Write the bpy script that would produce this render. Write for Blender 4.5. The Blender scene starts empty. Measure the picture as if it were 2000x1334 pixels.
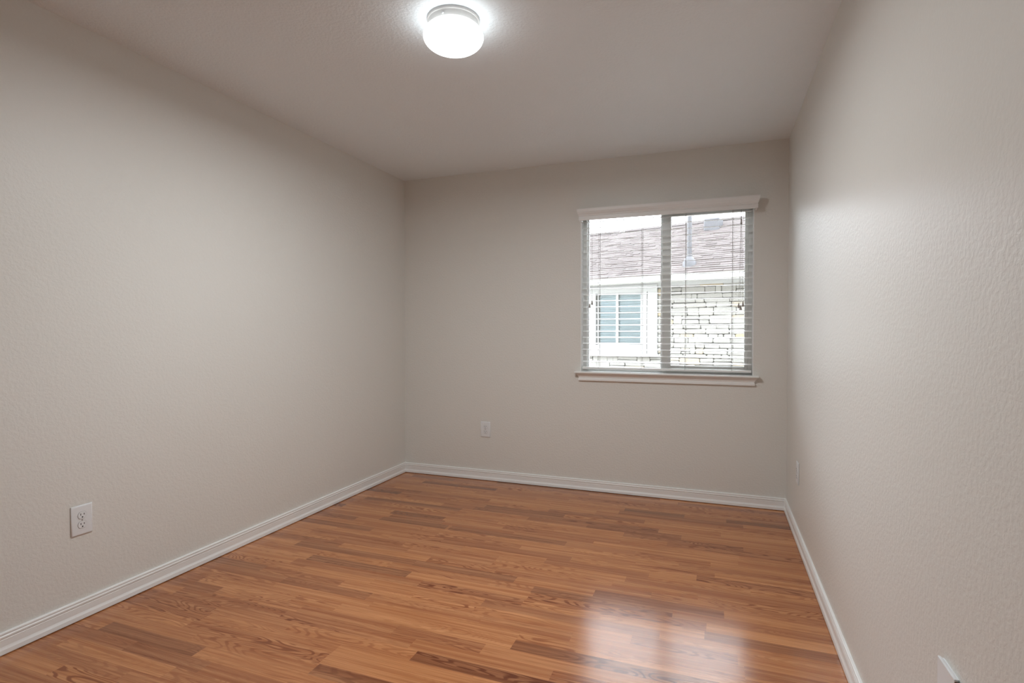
import bpy, bmesh, math, random
from mathutils import Vector, Matrix

# ------------------------------------------------------------------ scene set-up
scene = bpy.context.scene
COL = scene.collection

# room (metres): camera at x=0,y=0; far wall at y=D; left wall XL; right wall XR
D, XL, XR, H, CZ = 4.0004, -2.452, 0.43765, 2.44, 1.18903
YB = -2.2                     # wall behind the camera

cam_d = bpy.data.cameras.new('camera')
cam = bpy.data.objects.new('camera', cam_d)
COL.objects.link(cam)
cam_d.sensor_fit = 'HORIZONTAL'
cam_d.sensor_width = 36.0
cam_d.lens = 36.0 * 1071.304 / 2000.0
cam_d.clip_start = 0.02
_r = Vector((0.937096521, 0.349069923, -0.000547003))
_u = Vector((-0.00636045, 0.01864168, 0.999806))
_w = Vector((-0.3490124, 0.93691124, -0.01968929))
cam.matrix_world = Matrix(((_r.x, _u.x, -_w.x, 0), (_r.y, _u.y, -_w.y, 0), (_r.z, _u.z, -_w.z, CZ), (0, 0, 0, 1)))
scene.camera = cam

SKY = 12.5
LAMP = 4.4
world = bpy.data.worlds.new('overcast_sky')
scene.world = world
world.use_nodes = True
_bg = world.node_tree.nodes['Background']
_bg.inputs['Color'].default_value = (0.87, 0.92, 1.0, 1)
_bg.inputs['Strength'].default_value = SKY

vs = scene.view_settings
vs.view_transform = 'Standard'
vs.look = 'None'
vs.gamma = 1.0
vs.use_curve_mapping = False
vs.exposure = 0.16
scene.cycles.max_bounces = 16
scene.cycles.diffuse_bounces = 8
scene.cycles.transparent_max_bounces = 16
scene.cycles.sample_clamp_indirect = 8.0

random.seed(7)

# ------------------------------------------------------------------ materials
def mat(name, color, rough=0.5, ior=1.5, metal=0.0, emit=None, spec=0.5):
    m = bpy.data.materials.new(name)
    m.use_nodes = True
    b = m.node_tree.nodes['Principled BSDF']
    b.inputs['Base Color'].default_value = (*color, 1)
    b.inputs['Roughness'].default_value = rough
    b.inputs['IOR'].default_value = ior
    b.inputs['Metallic'].default_value = metal
    b.inputs['Specular IOR Level'].default_value = spec
    if emit:
        b.inputs['Emission Color'].default_value = (*emit[0], 1)
        b.inputs['Emission Strength'].default_value = emit[1]
    return m

class NT:
    def __init__(self, m):
        self.nt = m.node_tree
        self.bsdf = self.nt.nodes['Principled BSDF']
    def n(self, typ, **kw):
        nd = self.nt.nodes.new(typ)
        for k, v in kw.items():
            setattr(nd, k, v)
        return nd
    def l(self, a, b):
        self.nt.links.new(a, b)
    def math(self, op, a, b=None, c=None, clamp=False):
        nd = self.n('ShaderNodeMath', operation=op, use_clamp=clamp)
        for i, v in enumerate((a, b, c)):
            if v is None:
                continue
            if isinstance(v, (int, float)):
                nd.inputs[i].default_value = v
            else:
                self.l(v, nd.inputs[i])
        return nd.outputs[0]
    def noise(self, vec, scale, detail=2.0, rough=0.5, dist=0.0):
        nd = self.n('ShaderNodeTexNoise')
        nd.inputs['Scale'].default_value = scale
        nd.inputs['Detail'].default_value = detail
        nd.inputs['Roughness'].default_value = rough
        nd.inputs['Distortion'].default_value = dist
        if vec is not None:
            self.l(vec, nd.inputs['Vector'])
        return nd.outputs[0]
    def bump(self, h, strength, dist, normal=None):
        nd = self.n('ShaderNodeBump')
        nd.inputs['Strength'].default_value = strength
        nd.inputs['Distance'].default_value = dist
        self.l(h, nd.inputs['Height'])
        if normal is not None:
            self.l(normal, nd.inputs['Normal'])
        return nd.outputs[0]
    def mix(self, fac, a, b, blend='MIX'):
        nd = self.n('ShaderNodeMix', data_type='RGBA', blend_type=blend)
        for i, v in ((0, fac), (6, a), (7, b)):
            if isinstance(v, (int, float)):
                nd.inputs[i].default_value = v
            elif isinstance(v, tuple):
                nd.inputs[i].default_value = (*v, 1)
            else:
                self.l(v, nd.inputs[i])
        return nd.outputs[2]
    def ramp(self, fac, stops):
        nd = self.n('ShaderNodeValToRGB')
        el = nd.color_ramp.elements
        while len(el) < len(stops):
            el.new(0.5)
        for e, (pos, c) in zip(el, stops):
            e.position = pos
            e.color = (*c, 1) if isinstance(c, tuple) else (c, c, c, 1)
        self.l(fac, nd.inputs[0])
        return nd.outputs[0]

def plaster(name, color, rough, scale, strength, dist):
    """painted drywall with a sprayed orange-peel texture"""
    m = mat(name, color, rough)
    t = NT(m)
    pos = t.n('ShaderNodeNewGeometry').outputs['Position']
    n1 = t.noise(pos, scale, 2.0, 0.5, 0.3)
    h1 = t.ramp(n1, [(0.38, 0.0), (0.62, 1.0)])
    n2 = t.noise(pos, scale * 3.1, 1.0)
    h = t.math('MULTIPLY_ADD', n2, 0.25, h1)
    t.l(t.bump(h, strength, dist), t.bsdf.inputs['Normal'])
    return m

M_WALL = plaster('wall_paint', (0.735, 0.731, 0.697), 0.44, 85.0, 0.26, 0.0016)
M_WALL.node_tree.nodes['Principled BSDF'].inputs['Specular IOR Level'].default_value = 0.32
M_CEIL = plaster('ceiling_paint', (0.83, 0.89, 0.925), 0.62, 80.0, 0.45, 0.0018)
M_TRIM = mat('white_trim_paint', (0.86, 0.875, 0.87), 0.32)
M_VINYL = mat('white_vinyl', (0.72, 0.72, 0.70), 0.35)
M_BLIND = mat('white_blind', (0.80, 0.80, 0.79), 0.38)
M_CORD = mat('grey_cord', (0.42, 0.41, 0.40), 0.8)
M_TASSEL = mat("tassel", (0.36, 0.34, 0.32), 0.6)
M_PLATE = mat('white_plastic', (0.78, 0.81, 0.83), 0.3)
M_SLOT = mat('slot_black', (0.01, 0.01, 0.01), 0.6)
M_SCREW = mat('screw', (0.45, 0.45, 0.45), 0.35, metal=0.6)
M_EDGE_SHADE = mat('brown_edge_shade', (0.10, 0.045, 0.022), 0.6)  # shade of the wall plate's near side, put into the colour
M_LAMPBASE = mat('lamp_base', (0.62, 0.61, 0.60), 0.35)
M_GLOBE = mat('lit_globe', (0.9, 0.9, 0.9), 0.25, emit=((0.93, 0.985, 1.0), LAMP))
M_SIDING = mat("exterior_siding", (0.42, 0.39, 0.34), 0.8)
M_GROUND = mat('outside_ground', (0.36, 0.35, 0.32), 0.9)

# thin clear window glass
def glass(name, tint=(0.97, 0.985, 0.98)):
    m = bpy.data.materials.new(name)
    m.use_nodes = True
    nt = m.node_tree
    nt.nodes.remove(nt.nodes['Principled BSDF'])
    out = nt.nodes['Material Output']
    tr = nt.nodes.new('ShaderNodeBsdfTransparent'); tr.inputs[0].default_value = (*tint, 1)
    gl = nt.nodes.new('ShaderNodeBsdfGlossy'); gl.inputs['Roughness'].default_value = 0.0
    fr = nt.nodes.new('ShaderNodeFresnel'); fr.inputs[0].default_value = 1.5
    mx = nt.nodes.new('ShaderNodeMixShader')
    nt.links.new(fr.outputs[0], mx.inputs[0]); nt.links.new(tr.outputs[0], mx.inputs[1])
    nt.links.new(gl.outputs[0], mx.inputs[2]); nt.links.new(mx.outputs[0], out.inputs[0])
    return m
M_GLASS = glass('window_glass')

# oak laminate: every strip carries a 'seed' and a 'tone' of its own
def laminate():
    m = mat('oak_laminate', (0.4, 0.2, 0.1), 0.2)
    t = NT(m)
    tc = t.n('ShaderNodeTexCoord').outputs['Object']
    sep = t.n('ShaderNodeSeparateXYZ'); t.l(tc, sep.inputs[0])
    seed = t.n('ShaderNodeAttribute', attribute_name='seed').outputs['Fac']
    tone = t.n('ShaderNodeAttribute', attribute_name='tone').outputs['Fac']
    fig = t.n('ShaderNodeAttribute', attribute_name='figure').outputs['Fac']
    def vec(sx, sy, k):
        c = t.n('ShaderNodeCombineXYZ')
        t.l(t.math('MULTIPLY_ADD', sep.outputs[0], sx, t.math('MULTIPLY', seed, 53.0 + k)), c.inputs[0])
        t.l(t.math('MULTIPLY', sep.outputs[1], sy), c.inputs[1])
        t.l(t.math('MULTIPLY', seed, 91.0), c.inputs[2])
        return c.outputs[0]
    # cathedral figure: contour lines of a stretched noise field
    field = t.noise(vec(1.9, 15.0, 0), 1.0, 1.6, 0.45, 0.30)
    ring = t.math('SINE', t.math('MULTIPLY', field, 125.0))
    ring = t.ramp(t.math('MULTIPLY_ADD', ring, 0.5, 0.5), [(0.50, 0.0), (0.88, 1.0)])
    # fine straight pores
    pores = t.noise(vec(4.0, 300.0, 7), 1.0, 4.0, 0.65)
    pores = t.ramp(pores, [(0.38, 0.0), (0.72, 1.0)])
    bands = t.noise(vec(1.1, 55.0, 3), 1.0, 2.0, 0.55)
    # where the figure is strong within the strip
    mask = t.noise(vec(1.6, 9.0, 21), 1.0, 1.0)
    mask = t.ramp(mask, [(0.36, 0.15), (0.60, 1.0)])
    fmask = t.math('MULTIPLY', t.math('MULTIPLY', mask, ring), fig)
    # dark ends of some strips
    base = t.ramp(tone, [(0.0, (0.24, 0.074, 0.026)), (0.28, (0.47, 0.168, 0.058)),
                         (0.55, (0.62, 0.246, 0.086)), (1.0, (0.74, 0.325, 0.122))])
    dark = t.mix(1.0, base, (0.38, 0.265, 0.215), 'MULTIPLY')
    light = t.mix(0.35, base, (0.62, 0.34, 0.17))
    c = t.mix(t.math('MULTIPLY', t.ramp(bands, [(0.35, 0.0), (0.7, 1.0)]), 0.95), light, t.mix(0.55, base, dark))
    c = t.mix(t.math('MULTIPLY', pores, 0.60), c, dark)
    c = t.mix(t.math('MULTIPLY', fmask, 1.0), c, dark)
    t.l(c, t.bsdf.inputs['Base Color'])
    t.bsdf.inputs['Roughness'].default_value = 0.19
    t.bsdf.inputs['IOR'].default_value = 1.50
    hb = t.noise(vec(3.0, 260.0, 7), 1.0, 2.0)
    t.l(t.bump(hb, 0.10, 0.0006), t.bsdf.inputs['Normal'])
    return m
M_FLOOR = laminate()

def tone_mat(name, stops, rough, bump_scale=None, bump=0.4, dist=0.01, speck=0.12):
    m = mat(name, (0.5, 0.5, 0.5), rough)
    t = NT(m)
    tone = t.n('ShaderNodeAttribute', attribute_name='tone').outputs['Fac']
    pos = t.n('ShaderNodeTexCoord').outputs['Object']
    n = t.noise(pos, bump_scale or 20.0, 4.0, 0.6)
    v = t.math('MULTIPLY_ADD', t.math('SUBTRACT', n, 0.5), speck * 2, tone, clamp=True)
    t.l(t.ramp(v, stops), t.bsdf.inputs['Base Color'])
    if bump_scale:
        t.l(t.bump(n, bump, dist), t.bsdf.inputs['Normal'])
    return m
M_STONE = tone_mat('limestone', [(0.0, (0.18, 0.173, 0.16)), (0.5, (0.222, 0.215, 0.20)), (0.82, (0.24, 0.228, 0.207)),
                                 (1.0, (0.25, 0.20, 0.13))], 0.9, 22.0, 0.6, 0.02)
M_MORTAR = mat('mortar', (0.17, 0.165, 0.157), 0.95)
M_SHINGLE = tone_mat('asphalt_shingle', [(0.0, (0.045, 0.035, 0.032)), (0.5, (0.062, 0.049, 0.0455)), (1.0, (0.080, 0.065, 0.060))],
                     0.95, 60.0, 0.5, 0.01)
M_EXTWHITE = mat('exterior_white', (0.31, 0.309, 0.305), 0.6)
M_SOFFIT = mat('soffit', (0.5, 0.49, 0.47), 0.8)
M_PIPE = mat('grey_pipe', (0.060, 0.058, 0.062), 0.6)
M_EXTGLASS = mat('exterior_glass', (0.06, 0.12, 0.14), 0.03, ior=1.9)
M_EXTBLIND = mat('exterior_blind', (0.30, 0.37, 0.42), 0.5)

# ------------------------------------------------------------------ mesh helpers
class MB:
    """collects primitives and builds ONE mesh object"""
    def __init__(self):
        self.bm = bmesh.new()
    def box(self, a, b, bevel=0.0, seg=1):
        (x0, y0, z0), (x1, y1, z1) = a, b
        r = bmesh.ops.create_cube(self.bm, size=1.0)
        for v in r['verts']:
            v.co = Vector(((x0 + x1) / 2 + v.co.x * (x1 - x0), (y0 + y1) / 2 + v.co.y * (y1 - y0), (z0 + z1) / 2 + v.co.z * (z1 - z0)))
        if bevel:
            es = list({e for v in r['verts'] for e in v.link_edges})
            bmesh.ops.bevel(self.bm, geom=es, offset=bevel, segments=seg, affect='EDGES', profile=0.5)
        return self
    def face(self, pts):
        return self.bm.faces.new([self.bm.verts.new(p) for p in pts])
    def loft(self, rings, closed=True, caps=True):
        vs_ = [[self.bm.verts.new(p) for p in ring] for ring in rings]
        n = len(rings[0])
        for a, b in zip(vs_, vs_[1:]):
            for i in range(n if closed else n - 1):
                j = (i + 1) % n
                self.bm.faces.new((a[i], a[j], b[j], b[i]))
        if caps and closed:
            self.bm.faces.new(list(reversed(vs_[0])))
            self.bm.faces.new(vs_[-1])
        return self
    def lathe(self, prof, c, n=64, axis='z'):
        rings = []
        for rad, h in prof:
            ring = []
            for i in range(n):
                a = 2 * math.pi * i / n
                p = (rad * math.cos(a), rad * math.sin(a), h)
                if axis == 'y':
                    p = (p[0], h, p[1])
                if axis == 'x':
                    p = (h, p[0], p[1])
                ring.append((c[0] + p[0], c[1] + p[1], c[2] + p[2]))
            rings.append(ring)
        return self.loft(rings)
    def tube(self, p0, p1, r, n=8):
        p0, p1 = Vector(p0), Vector(p1)
        d = (p1 - p0).normalized()
        s = d.orthogonal().normalized(); q = d.cross(s)
        return self.loft([[p + s * r * math.cos(2 * math.pi * i / n) + q * r * math.sin(2 * math.pi * i / n) for i in range(n)] for p in (p0, p1)])
    def build(self, name, m, parent=None, smooth=False, angle=35):
        bmesh.ops.recalc_face_normals(self.bm, faces=self.bm.faces[:])
        me = bpy.data.meshes.new(name)
        self.bm.to_mesh(me); self.bm.free()
        for mm in (m if isinstance(m, (list, tuple)) else [m]):
            me.materials.append(mm)
        o = bpy.data.objects.new(name, me)
        COL.objects.link(o)
        if smooth:
            for p in me.polygons:
                p.use_smooth = True
            me.set_sharp_from_angle(angle=math.radians(angle))
        if parent is not None:
            o.parent = parent
            o.matrix_parent_inverse = world_of(parent).inverted()
        return o

def world_of(o):
    m = Matrix.LocRotScale(o.location, o.rotation_euler, o.scale)
    return m if o.parent is None else world_of(o.parent) @ o.matrix_parent_inverse @ m

def tag(o, label, cat, group=None):
    o['label'] = label; o['category'] = cat
    if group:
        o['group'] = group
    return o
def empty(name, loc, rotz=0.0):
    o = bpy.data.objects.new(name, None)
    COL.objects.link(o)
    o.location = loc; o.rotation_euler = (0, 0, rotz)
    o.empty_display_size = 0.1
    return o
def structure(o, label, cat):
    o['kind'] = 'structure'
    return tag(o, label, cat)

# ------------------------------------------------------------------ room shell
WX0, WX1, WZ0, WZ1 = -0.945, 0.2325, 0.880, 2.065      # window opening
TH = 0.14
structure(MB().box((XL - TH, YB, -0.12), (XL, D + TH, H)).build('wall_left', M_WALL),
          'left wall in pale greige paint', 'wall')
structure(MB().box((XR, YB, -0.12), (XR + TH, D + TH, H)).build('wall_right', M_WALL),
          'right wall in pale greige paint shining with window light', 'wall')
wb = MB()
wb.box((XL, D, -0.12), (WX0, D + TH, H)).box((WX1, D, -0.12), (XR, D + TH, H))
wb.box((WX0, D, -0.12), (WX1, D + TH, WZ0)).box((WX0, D, WZ1), (WX1, D + TH, H))
structure(wb.build('wall_back', M_WALL), 'far wall in pale greige paint around the window', 'wall')
structure(MB().box((XL - TH, YB - TH, -0.12), (XR + TH, YB, H)).build('wall_front', M_WALL),
          'wall behind the viewer in pale greige paint', 'wall')
structure(MB().box((XL - TH, YB - TH, H), (XR + TH, D + TH, H + 0.15)).build('ceiling', M_CEIL),
          'textured greige ceiling around the round light', 'ceiling')

# ---- floor: laminate strips of 64 mm running along the far wall
SW, Y0 = 0.064, 1.895
known = {  # row -> list of (x0, x1, tone, figure)
    6: [(-1.995, -1.40, 0.10, 0.9)], 2: [(-1.930, -1.45, 0.22, 1.0)],
    16: [(-1.985, -1.52, 0.10, 0.8), (-1.50, -0.780, 0.16, 1.0)],
    7: [(-1.55, -0.785, 0.42, 1.0)], 5: [(-1.30, -0.786, 0.30, 1.0)],
    0: [(-1.52, -0.715, 0.62, 0.5), (-0.715, 0.05, 0.12, 0.9)], 1: [(-1.40, -0.715, 0.66, 0.5), (-0.715, 0.10, 0.62, 0.7)],
    -3: [(-1.60, -1.031, 0.60, 0.6), (-1.031, -0.30, 0.14, 1.0)],
    22: [(-1.514, -0.90, 0.16, 0.8), (-0.90, -0.315, 0.20, 1.0)],
    20: [(-0.50, 0.145, 0.22, 0.9)], 27: [(0.065, 0.50, 0.05, 0.5)],
    14: [(-1.52, -1.00, 0.45, 0.7)], 4: [(-1.523, -0.95, 0.55, 0.8)],
    -4: [(-1.98, -1.324, 0.52, 1.0)], -5: [(-2.0, -1.326, 0.44, 0.9)], -3.5: [],
    10: [(-1.064, -0.45, 0.66, 0.7)], 11: [(-1.064, -0.40, 0.70, 0.5)],
    -6: [(-1.895, -1.32, 0.50, 0.7)], -7: [(-2.3, -1.79, 0.12, 0.6), (-1.79, -1.1, 0.55, 1.0)],
    -2: [(-2.3, -1.697, 0.34, 1.0)], 3: [(-0.96, -0.3, 0.60, 0.6)], 19: [(-0.9, -0.25, 0.60, 0.7)],
    12: [(-0.30, 0.153, 0.56, 0.5), (0.153, 0.50, 0.66, 0.4)], 18: [(-1.2, -0.5, 0.36, 0.8)],
}
bm = bmesh.new()
l_seed = bm.faces.layers.float.new('seed'); l_tone = bm.faces.layers.float.new('tone'); l_fig = bm.faces.layers.float.new('figure')
rf = random.Random(21)
row = int(math.floor((YB - Y0) / SW))
while Y0 + row * SW < D:
    ya, yb = max(YB, Y0 + row * SW), min(D, Y0 + (row + 1) * SW)
    pieces = []
    fixed = sorted(known.get(row, []))
    x = XL - rf.uniform(0.0, 0.5)
    def fill(x, x_end):
        while x < x_end - 1e-6:
            L = rf.choice((0.38, 0.47, 0.55, 0.62, 0.75))
            nx = x + L
            if x_end - nx < 0.22:
                nx = x_end
            tn = min(1, max(0, rf.gauss(0.52, 0.17)))
            if rf.random() < 0.10:
                tn = rf.uniform(0.08, 0.3)
            pieces.append((x, nx, tn, rf.choice((0.0, 0.15, 0.3, 0.55, 0.8, 1.0))))
            x = nx
    for f in fixed:
        fill(x, f[0]); pieces.append(f); x = f[1]
    fill(x, XR + 0.01)
    for (xa, xb, tn, fg) in pieces:
        xa, xb = max(xa, XL), min(xb, XR)
        if xb - xa < 1e-4:
            continue
        f = bm.faces.new([bm.verts.new(p) for p in ((xa, ya, 0), (xb, ya, 0), (xb, yb, 0), (xa, yb, 0))])
        f[l_seed] = rf.random(); f[l_tone] = tn; f[l_fig] = fg
    row += 1
# the board's thickness underneath
for q in (((XL, YB, -0.1), (XR, YB, -0.1), (XR, YB, 0), (XL, YB, 0)), ((XL, D, -0.1), (XR, D, -0.1), (XR, D, 0), (XL, D, 0)),
          ((XL, YB, -0.1), (XL, D, -0.1), (XL, D, 0), (XL, YB, 0)), ((XR, YB, -0.1), (XR, D, -0.1), (XR, D, 0), (XR, YB, 0)),
          ((XL, YB, -0.1), (XR, YB, -0.1), (XR, D, -0.1), (XL, D, -0.1))):
    bm.faces.new([bm.verts.new(p) for p in q])
me = bpy.data.meshes.new('floor')
bm.to_mesh(me); bm.free()
me.materials.append(M_FLOOR)
fl = bpy.data.objects.new('floor', me); COL.objects.link(fl)
structure(fl, 'reddish oak laminate floor in narrow staggered strips', 'floor')

# ---- baseboards (t = out from wall, z = height)
BP = [(0.0, 0.0035), (0.0142, 0.0035), (0.0145, 0.006), (0.0138, 0.020), (0.0105, 0.027), (0.0092, 0.031), (0.0092, 0.054), (0.0100, 0.0555),
      (0.0078, 0.0575), (0.0078, 0.0605), (0.0112, 0.0625), (0.0112, 0.068), (0.0085, 0.0715), (0.0085, 0.0735), (0.0105, 0.0755), (0.0100, 0.0800), (0.0070, 0.0824), (0.0, 0.0824)]
structure(MB().loft([[(XL + t, YB + t, z) for t, z in BP], [(XL + t, D - t, z) for t, z in BP]]).build('baseboard_left', M_TRIM),
          'white moulded baseboard along the left wall', 'baseboard')
structure(MB().loft([[(XL + t, D - t, z) for t, z in BP], [(XR - t, D - t, z) for t, z in BP]]).build('baseboard_back', M_TRIM),
          'white moulded baseboard along the far wall', 'baseboard')
structure(MB().loft([[(XR - t, D - t, z) for t, z in BP], [(XR - t, YB + t, z) for t, z in BP]]).build('baseboard_right', M_TRIM),
          'white moulded baseboard along the right wall', 'baseboard')
structure(MB().loft([[(XR - t, YB + t, z) for t, z in BP], [(XL + t, YB + t, z) for t, z in BP]]).build('baseboard_front', M_TRIM),
          'white moulded baseboard behind the viewer', 'baseboard')

# ------------------------------------------------------------------ window
win = empty('window_1', ((WX0 + WX1) / 2, D, WZ0))
structure(win, 'white sliding window with a pale sill in the far wall', 'window')
FY0, FY1 = 4.066, 4.132
jl = MB()
for xa, xb in ((WX0 - .0005, WX0 + .0045), (WX1 - .0045, WX1 + .0005)):
    jl.box((xa, D - .0012, 0.887), (xb, FY0 + .002, WZ1))
jl.build('window_jamb', M_TRIM, win)
f = MB()
f.box((WX0, FY0, WZ0), (WX0 + 0.032, FY1, WZ1), 0.002).box((WX1 - 0.030, FY0, WZ0), (WX1, FY1, WZ1), 0.002)
f.box((WX0 + 0.030, FY0, WZ0), (WX1 - 0.028, FY1, WZ0 + 0.022), 0.002).box((WX0 + 0.030, FY0, WZ1 - 0.035), (WX1 - 0.028, FY1, WZ1), 0.002)
f.build('window_frame', M_VINYL, win)
SX0, SX1, SZ0, SZ1 = -0.367, WX1 - 0.030, WZ0 + 0.022, WZ1 - 0.035
sash = MB()
sash.box((SX0, 4.070, SZ0), (SX0 + 0.061, 4.098, SZ1), 0.003).box((SX1 - 0.024, 4.070, SZ0), (SX1, 4.098, SZ1), 0.003)
sash.box((SX0 + 0.058, 4.070, SZ0), (SX1 - 0.022, 4.098, SZ0 + 0.038), 0.003).box((SX0 + 0.058, 4.070, SZ1 - 0.03), (SX1 - 0.022, 4.098, SZ1), 0.003)
so = sash.build('sliding_sash', M_VINYL, win)
MB().box((SX0 + 0.059, 4.083, SZ0 + 0.036), (SX1 - 0.022, 4.0832, SZ1 - 0.028)).build('pane', M_GLASS, so)
lp = MB().box((WX0 + 0.030, 4.110, WZ0 + 0.020), (SX0 + 0.03, 4.1102, WZ1 - 0.033)).build('fixed_pane', M_GLASS, win)
bead = MB().box((WX0 + 0.031, 4.100, WZ0 + 0.021), (WX0 + 0.040, 4.125, WZ1 - 0.034), 0.001)
bead.box((SX0 - 0.012, 4.100, WZ0 + 0.021), (SX0 + 0.02, 4.125, WZ1 - 0.034), 0.001)
bead.build('fixed_stile', M_TRIM, win)
lk = MB().box((SX0 - 0.014, 4.078, 1.545), (SX0 + 0.012, 4.096, 1.60), 0.003)
lk.build('sash_latch', M_TRIM, win)
# sill board with a cove moulding under it
sill = MB().box((-0.986, 3.950, 0.8740), (0.268, D + 0.001, 0.8880), 0.0055, 3)
sill.box((WX0, D, 0.8740), (WX1, 4.068, 0.8875))
sill.build('window_sill', M_TRIM, win, smooth=True)
AP = [(0.0, 0.8745), (0.034, 0.8745), (0.034, 0.868), (0.028, 0.862), (0.021, 0.855), (0.0165, 0.846), (0.0150, 0.838), (0.0185, 0.836), (0.0185, 0.822), (0.0150, 0.819), (0.0, 0.819)]
AX0, AX1 = -0.940, 0.224
MB().loft([[(AX0 - t, D - t, z) for t, z in AP], [(AX1 + t, D - t, z) for t, z in AP]]).build('sill_moulding', M_TRIM, win)

# ------------------------------------------------------------------ window blind
bl = empty('window_blind', ((WX0 + WX1) / 2, D + 0.02, WZ0))
tag(bl, 'white horizontal slat blind with moulded valance hanging in the window', 'blind')
# valance: crown-like profile (t out from wall, z)
VP = [(0.070, 1.9885), (0.078, 1.9865), (0.082, 1.990), (0.082, 2.012), (0.0795, 2.0145), (0.0795, 2.018), (0.083, 2.021), (0.084, 2.028),
      (0.088, 2.034), (0.093, 2.050), (0.0945, 2.064), (0.0945, 2.070), (0.082, 2.071), (0.082, 2.03), (0.070, 2.012)]
VX0, VX1 = -0.860, 0.168
vb = MB().loft([[(VX0 - t, D, z) for t, z in VP], [(VX0 - t, D - t, z) for t, z in VP], [(VX1 + t, D - t, z) for t, z in VP], [(VX1 + t, D, z) for t, z in VP]])
vb.build('valance', M_BLIND, bl)
BX0, BX1 = -0.936, 0.2215
SY, SD, TILT = 4.031, 0.0495, math.radians(7.0)
MB().box((BX0, SY - 0.024, 2.020), (BX1, SY + 0.024, 2.062), 0.002).build('headrail', M_BLIND, bl)
sb = MB()
NS = 24
PITCH = 0.0449
zs = [1.9925 - i * PITCH for i in range(NS)]
for z in zs:
    ring = []
    th = 0.0027
    prof = [(-SD / 2, -th * .2), (-SD / 2 + .002, -th / 2), (SD / 2 - .002, -th / 2), (SD / 2, 0), (SD / 2 - .002, th / 2), (-SD / 2 + .002, th / 2), (-SD / 2, th * .2)]
    pts = [(SY + a * math.cos(TILT) - b * math.sin(TILT), z + a * math.sin(TILT) + b * math.cos(TILT)) for a, b in prof]
    jit = random.uniform(-.0012, .0012)
    sb.loft([[(BX0 + jit, y, zz) for y, zz in pts], [(BX1 + jit, y, zz) for y, zz in pts]])
sb.build('slats', M_BLIND, bl)
MB().box((BX0, SY - 0.026, 0.9035), (BX1, SY + 0.026, 0.9205), 0.004, 2).build('bottom_rail', M_BLIND, bl)
for x in (-0.8135, -0.504, -0.2045, 0.099):
    c = MB()
    for y in (SY - 0.0265, SY + 0.0265):
        c.tube((x, y, 0.912), (x, y, 2.03), 0.0011, 6)
    for z in zs:
        c.tube((x, SY - 0.0265, z - 0.0052), (x, SY + 0.0265, z + 0.0012), 0.0007, 5)
    c.tube((x + 0.007, SY, 0.912), (x + 0.007, SY, 2.03), 0.0009, 6)
    c.build('ladder_cord', M_CORD, bl)
    MB().lathe([(0.0045, 0), (0.0045, 0.002), (0.003, 0.003)], (x + 0.006, SY - 0.004, 0.9018), 12).build('rail_plug', M_CORD, bl)
def tassel_cord(x, top, bot, x_top=None):
    yy = SY - 0.032
    c = MB().tube((x_top if x_top is not None else x, yy, 2.0), (x, yy, top), 0.0009, 6)
    co = c.build('lift_cord', M_CORD, bl)
    MB().lathe([(0.0022, top + .001), (0.0042, top - .002), (0.0048, top - .010), (0.0062, top - .016), (0.0085, bot + .003), (0.0080, bot), (0.003, bot)],
               (x, yy, 0), 16).build('tassel', M_TASSEL, co, smooth=True)
tassel_cord(-0.8765, 1.386, 1.357)
tassel_cord(-0.8600, 1.410, 1.379)
tassel_cord(0.1405, 1.372, 1.341, 0.151)
tassel_cord(0.1515, 1.357, 1.327, 0.152)
tassel_cord(0.1665, 1.381, 1.350, 0.153)
MB().lathe([(0.003, 1.938), (0.005, 1.932), (0.003, 1.924), (0.0055, 1.918), (0.0072, 1.904), (0.004, 1.902)], (0.152, SY - 0.032, 0), 14).build('cord_equalizer', M_TASSEL, bl, smooth=True)

# ------------------------------------------------------------------ ceiling light
LX, LY = -0.9993, 2.0095
lt = empty('ceiling_light', (LX, LY, H))
tag(lt, 'round flush ceiling light with a glowing white mushroom globe', 'ceiling light')
MB().lathe([(0.1045, H), (0.1055, H - .002), (0.1055, H - .008), (0.1035, H - .011), (0.1010, H - .012), (0.0985, H - .018), (0.0975, H - .036), (0.0960, H - .040), (0.06, H - .040)],
           (LX, LY, 0), 96).build('base', M_LAMPBASE, lt, smooth=True, angle=25)
gp = []
for i in range(1, 40):
    a = math.pi * i / 40
    rr, zz = 0.1209 * math.sin(a), 2.3705 + 0.0593 * math.cos(a)
    if zz < H - 0.034:
        gp.append((rr, zz))
gp = [(0.088, H - .033)] + gp + [(0.001, 2.3705 - 0.0593)]
MB().lathe(gp, (LX, LY, 0), 96).build('globe', M_GLOBE, lt, smooth=True, angle=60)
downlight_d = bpy.data.lights.new('added_downlight', 'AREA')          # disk light added under the globe to light the room, not the ceiling
downlight_d.shape = 'DISK'; downlight_d.size = 0.12; downlight_d.energy = 26.0; downlight_d.color = (0.955, 0.985, 1.0)
downlight = bpy.data.objects.new('added_downlight', downlight_d); COL.objects.link(downlight)
downlight.parent = lt; downlight.location = (0, 0, 2.309 - H)
for a in (0.6, 2.7, 4.75):
    cx, cy = LX + 0.0985 * math.cos(a), LY + 0.0985 * math.sin(a)
    MB().tube((cx, cy, H - .026), (cx + .006 * math.cos(a), cy + .006 * math.sin(a), H - .026), 0.0035, 12).build('thumb_screw', M_PLATE, lt)

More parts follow.
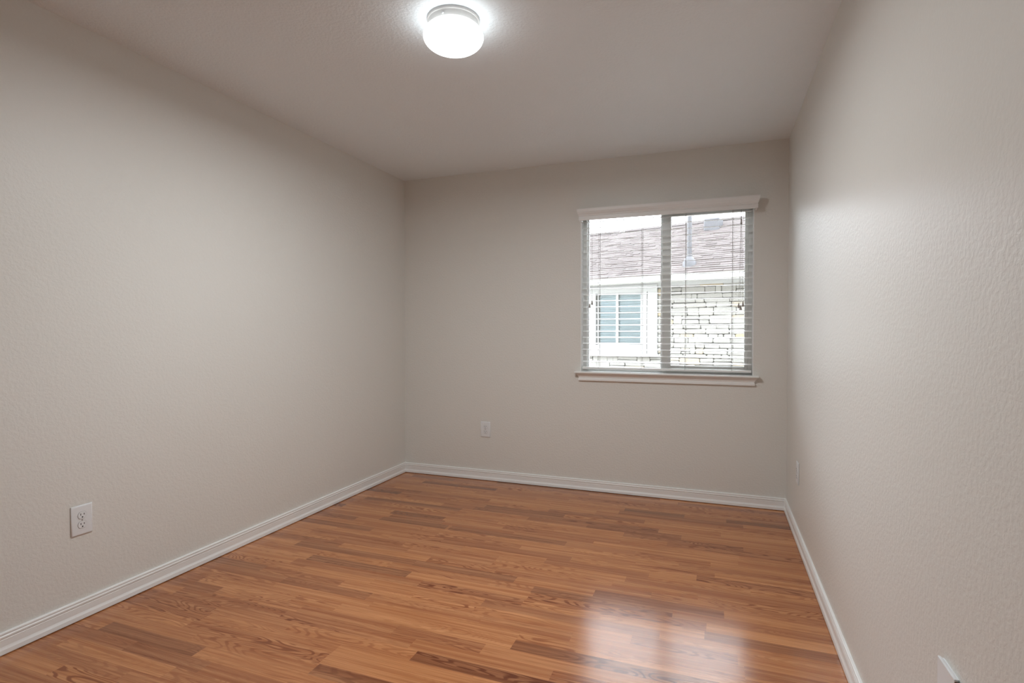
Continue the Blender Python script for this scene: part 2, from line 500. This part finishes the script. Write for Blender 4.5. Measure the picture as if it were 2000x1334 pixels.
# ------------------------------------------------------------------ outlets
def outlet(loc, rotz, label, w=0.082, h=0.122):
    """plate lies in the local xz plane, front towards local -y"""
    e = empty('wall_outlet', (0, 0, 0))
    tag(e, label, 'outlet', 'wall outlets')
    b = MB()
    prof = [(0.0, -0.0015), (0.0, -0.0030), (0.0012, -0.0048), (0.004, -0.0062), (0.007, -0.0065)]
    rings = []
    for ins, y in prof:
        rings.append([(-w / 2 + ins, y, -h / 2 + ins), (w / 2 - ins, y, -h / 2 + ins), (w / 2 - ins, y, h / 2 - ins), (-w / 2 + ins, y, h / 2 - ins)])
    b.loft(rings)
    b.box((-w / 2 + .008, -0.0016, -h / 2 + .012), (w / 2 - .008, 0.0, h / 2 - .012))
    b.build('cover_plate', M_PLATE, e, smooth=True, angle=50)
    for s in (1, -1):
        zc = 0.0195 * s
        # receptacle face: circle with flattened top and bottom
        n = 40
        def ring(rad, y, flat):
            return [(rad * math.cos(2 * math.pi * i / n), y, zc + max(-flat, min(flat, rad * math.sin(2 * math.pi * i / n)))) for i in range(n)]
        r = MB().loft([ring(.0180, -.0060, .0150), ring(.0180, -.0066, .0150)]).build('receptacle_gap', M_SCREW, e)
        r2 = MB().loft([ring(.0168, -.0060, .0138), ring(.0168, -.0080, .0138), ring(.0162, -.0084, .0132)]).build('receptacle', M_PLATE, e)
        for x, hh in ((-0.0064, .0085), (0.0064, .0070)):
            MB().box((x - .0012, -.0087, zc + .0040 - hh / 2), (x + .0012, -.0080, zc + .0040 + hh / 2)).build('slot', M_SLOT, r2)
        MB().lathe([(.0027, -.0087), (.0027, -.0080)], (0, 0, zc - .0075), 16, 'y').build('ground_hole', M_SLOT, r2)
    MB().lathe([(.0022, -.0075), (.0034, -.0068), (.0034, -.0060)], (0, 0, 0), 16, 'y').build('screw', M_SCREW, e, smooth=True)
    e.location = loc; e.rotation_euler = (0, 0, rotz)
    return e
outlet((-1.714, D, 0.4055), 0.0, 'white outlet on the far wall, left of and below the window')
outlet((XL, 1.487, 0.4105), math.pi / 2, 'white outlet low on the left wall, largest of the three in view')
outlet((XR, 3.452, 0.3850), -math.pi / 2, 'white outlet low on the right wall, close to the far corner')
# the plate at the lower edge of the photo, on the right wall
pl = empty('wall_plate', (XR, 1.298, 0.463))
tag(pl, 'white wall plate with shade painted brown on its near edge, on the right wall at the very front', 'wall plate')
MB().box((XR - .0105, 1.256, .400), (XR - .0045, 1.341, .5265), .0015, 2).build('cover_plate', M_PLATE, pl)
MB().box((XR - .0050, 1.262, .406), (XR, 1.339, .5235)).build('backing', M_PLATE, pl)
MB().box((XR - .0100, 1.2535, .402), (XR, 1.2562, .5225)).build('edge_shade_strip', M_EDGE_SHADE, pl)['label'] = 'shade on the near edge, painted dark brown'  # thin brown strip painted in for the shaded side face

# ------------------------------------------------------------------ outside: unseen tall facade added to block sky light, then the neighbouring house
ow = MB()
EY0, EY1, EZ1 = D + TH, D + TH + 0.12, 5.8
ow.box((-10, EY0, -0.30), (WX0 - .01, EY1, EZ1)).box((WX1 + .01, EY0, -0.30), (8, EY1, EZ1))
ow.box((WX0 - .01, EY0, -0.30), (WX1 + .01, EY1, WZ0 - .01)).box((WX0 - .01, EY0, WZ1 + .01), (WX1 + .01, EY1, EZ1))
structure(ow.build('wall_sky_blocker', M_SIDING), 'tall outer wall around the window, added to shade the house opposite', 'wall')
structure(MB().box((-25, D + TH + 0.13, -0.45), (25, 40, -0.30)).box((-25, -25, -0.45), (25, YB - TH - .01, -0.30)).build('ground', M_GROUND), 'ground outside between the houses', 'ground')
HA = math.radians(-16.0)
HO = Vector((-1.0653, 11.5, 0.0))
nh = empty('neighbor_house', (HO.x, HO.y, -0.30), 0)
tag(nh, 'pale limestone house with brown shingle roof seen through the window', 'house')
RM = Matrix.Translation(HO) @ Matrix.Rotation(HA, 4, 'Z')    # local: x along wall, y away from us
def hb(mb, name, m, parent=None, **kw):
    bmesh.ops.transform(mb.bm, matrix=RM, verts=mb.bm.verts[:])
    return mb.build(name, m, parent or nh, **kw)
U0, U1 = -7.5, 6.5
TZ0, TZ1, TU0, TU1 = 0.655, 2.13, -1.68, -0.055      # white window surround
w = MB()
w.box((U0, 0.03, -0.30), (U1, 0.30, 2.20))
stone_back = hb(w, 'mortar_wall', M_MORTAR)
rs = random.Random(5)
bm = bmesh.new(); lt_ = bm.faces.layers.float.new('tone')
def block(u0, u1, z0, z1, d):
    tn = rs.choice((0.30, 0.40, 0.5, 0.5, 0.55, 0.62, 0.7)) if rs.random() > 0.14 else rs.uniform(0.86, 1.0)
    g = 0.0035; j = lambda: rs.uniform(-.008, .006)
    c = 0.022
    q = [(u0 + g + j(), z0 + g + j()), (u1 - g + j(), z0 + g + j()), (u1 - g + j(), z1 - g + j()), (u0 + g + j(), z1 - g + j())]
    # chamfered outline
    out = []
    for i in range(4):
        p, pv, nx = Vector(q[i]), Vector(q[i - 1]), Vector(q[(i + 1) % 4])
        out.append(p + (pv - p).normalized() * c * rs.uniform(.4, 1.2)); out.append(p + (nx - p).normalized() * c * rs.uniform(.4, 1.2))
    cen = Vector(((u0 + u1) / 2, (z0 + z1) / 2))
    r0 = [bm.verts.new(RM @ Vector((p.x, 0.032, p.y))) for p in out]
    r1 = [bm.verts.new(RM @ Vector((p.x, -d * .6, p.y))) for p in out]
    r2 = [bm.verts.new(RM @ Vector((p.x + (.012 if p.x < cen.x else -.012), -d, p.y + (.010 if p.y < cen.y else -.010)))) for p in out]
    for a, b in ((r0, r1), (r1, r2)):
        for i in range(8):
            f = bm.faces.new((a[i], a[(i + 1) % 8], b[(i + 1) % 8], b[i])); f[lt_] = tn
    f = bm.faces.new(r2); f[lt_] = tn
z = -0.30
while z < 2.19:
    hh = rs.uniform(0.075, 0.165)
    z1 = min(z + hh, 2.20)
    u = U0 + rs.uniform(0, .2)
    while u < U1:
        L = rs.uniform(0.10, 0.48)
        if hh > .11 and rs.random() < .45:
            zm = z + hh * rs.uniform(.4, .6)
            segs = [(z, zm), (zm, z1)]
        else:
            segs = [(z, z1)]
        u1 = min(u + L, U1)
        for a, b in segs:
            if b <= TZ0 + .02 or a >= TZ1 or u1 <= TU0 or u >= TU1:
                block(u, u1, a, b, rs.uniform(.008, .022))
            else:
                if u < TU0 - .08:
                    block(u, TU0, a, b, .02)
                if u1 > TU1 + .06:
                    block(TU1, u1, a, b, .02)
        u = u1
    z = z1
me = bpy.data.meshes.new('stone_blocks')
bmesh.ops.recalc_face_normals(bm, faces=bm.faces[:])
bm.to_mesh(me); bm.free(); me.materials.append(M_STONE)
so = bpy.data.objects.new('stone_blocks', me); COL.objects.link(so)
so.parent = stone_back; so.matrix_parent_inverse = world_of(stone_back).inverted() if stone_back.parent is None else (world_of(stone_back)).inverted()
# eave: fascia, gutter lip, soffit
hb(MB().box((U0, -0.425, 2.155), (U1, -0.40, 2.255)), 'fascia', M_EXTWHITE)
hb(MB().box((U0, -0.44, 2.255), (U1, -0.395, 2.272)), 'drip_edge', M_SOFFIT)
hb(MB().box((U0, -0.40, 2.165), (U1, 0.05, 2.185)), 'soffit', M_SOFFIT)
hb(MB().box((U0, -0.035, 2.085), (U1, 0.03, 2.166)), 'frieze_board', M_EXTWHITE)
# shingle roof
bm = bmesh.new(); lt_ = bm.faces.layers.float.new('tone')
ES, EZ, PT = -0.46, 2.272, 0.5
RUN = 3.05; EXPO = 0.102
nrow = int(RUN / EXPO)
for k in range(nrow):
    s0, s1 = ES + k * EXPO, ES + (k + 1) * EXPO + .01
    za, zb_ = EZ + PT * (s0 - ES) + .011, EZ + PT * (s1 - ES) + .002
    u = U0 - .3 + rs.uniform(0, .3)
    while u < U1 + .3:
        u1 = u + rs.choice((.11, .16, .21, .28, .33))
        dz = rs.choice((0, 0, .006))
        tn = min(1, max(0, rs.gauss(.5, .22)))
        P = [(u, s0 - dz, za + dz), (u1, s0 - dz, za + dz), (u1, s1, zb_), (u, s1, zb_), (u, s0 - dz, za - .012), (u1, s0 - dz, za - .012)]
        v = [bm.verts.new(RM @ Vector(p)) for p in P]
        f = bm.faces.new((v[0], v[1], v[2], v[3])); f[lt_] = tn
        f = bm.faces.new((v[4], v[5], v[1], v[0])); f[lt_] = tn * .85
        u = u1
RZ = EZ + PT * RUN
RS = ES + RUN
v = [bm.verts.new(RM @ Vector(p)) for p in ((U0 - .3, RS, RZ), (U1 + .3, RS, RZ), (U1 + .3, RS + RUN, EZ), (U0 - .3, RS + RUN, EZ))]
f = bm.faces.new(v); f[lt_] = .5
v = [bm.verts.new(RM @ Vector(p)) for p in ((U0 - .3, ES, EZ), (U1 + .3, ES, EZ), (U1 + .3, RS + RUN, EZ), (U0 - .3, RS + RUN, EZ))]
bm.faces.new(v)
bmesh.ops.recalc_face_normals(bm, faces=bm.faces[:])
me = bpy.data.meshes.new('roof'); bm.to_mesh(me); bm.free(); me.materials.append(M_SHINGLE)
rf_o = bpy.data.objects.new('roof', me); COL.objects.link(rf_o)
rf_o.parent = nh; rf_o.matrix_parent_inverse = world_of(nh).inverted()
hb(MB().loft([[(x, RS - .13, RZ - .045), (x, RS, RZ + .03), (x, RS + .13, RZ - .045), (x, RS, RZ)] for x in (U0 - .3, U1 + .3)]), 'ridge_cap', M_SHINGLE, rf_o)
# vent pipe with a flared boot, and a low box vent near the ridge
pu, ps = 0.60, -0.05
pz = EZ + PT * (ps - ES)
vp = hb(MB().lathe([(0.043, pz - .1), (0.043, pz + 1.75)], (pu, ps, 0), 24), 'vent_pipe', M_PIPE, rf_o, smooth=True)
hb(MB().lathe([(0.135, pz - .06), (0.125, pz + .05), (0.085, pz + .12), (0.055, pz + .16), (0.06, pz + .175), (0.045, pz + .19)], (pu, ps, 0), 24), 'pipe_boot', M_PIPE, vp, smooth=True)
bu, bs = 0.44, 2.05
bz = EZ + PT * (bs - ES)
hb(MB().box((bu - .17, bs - .17, bz - .12), (bu + .17, bs + .17, bz + .20), .02), 'box_vent', M_PIPE, rf_o)
# window with white surround
hw = hb(MB().box((TU0, -0.055, TZ1 - .14), (TU1, 0.03, TZ1)).box((TU0, -0.055, TZ0 + .06), (TU0 + .235, 0.03, TZ1 - .14)).box((-0.395, -0.055, TZ0 + .06), (-0.272, 0.03, TZ1 - .14))
        .box((-0.262, -0.045, TZ0 + .06), (TU1, 0.03, TZ1 - .14)).box((TU0 + .235, -0.050, TZ0 + .06), (-.395, .03, .88))
        .box((TU0 - .02, -0.085, TZ0), (TU1 + .02, 0.03, TZ0 + .06), .006), 'house_window', M_EXTWHITE)
hb(MB().box((-1.41, -0.030, .88), (-1.385, .03, TZ1 - .14)).box((-0.42, -0.030, .88), (-0.395, .03, TZ1 - .14)).box((-0.968, -0.040, .88), (-0.918, .03, TZ1 - .14))
   .box((-1.41, -.030, TZ1 - .165), (-.395, .03, TZ1 - .14)).box((-1.41, -.03, .87), (-.395, .03, .90)), 'window_frame', M_EXTWHITE, hw)
pane = hb(MB().box((-1.39, -0.004, .89), (-0.40, 0.0, TZ1 - .145)), 'pane', M_GLASS, hw)
sl = MB()
zz = .905
while zz < TZ1 - .17:
    sl.loft([[(x, .004, zz), (x, .026, zz + .03), (x, .026, zz + .034), (x, .004, zz + .004)] for x in (-1.385, -.405)])
    zz += .050
sl.box((-1.39, .0265, .89), (-.40, .0295, TZ1 - .145))
hb(sl, 'window_shade', M_EXTBLIND, hw)
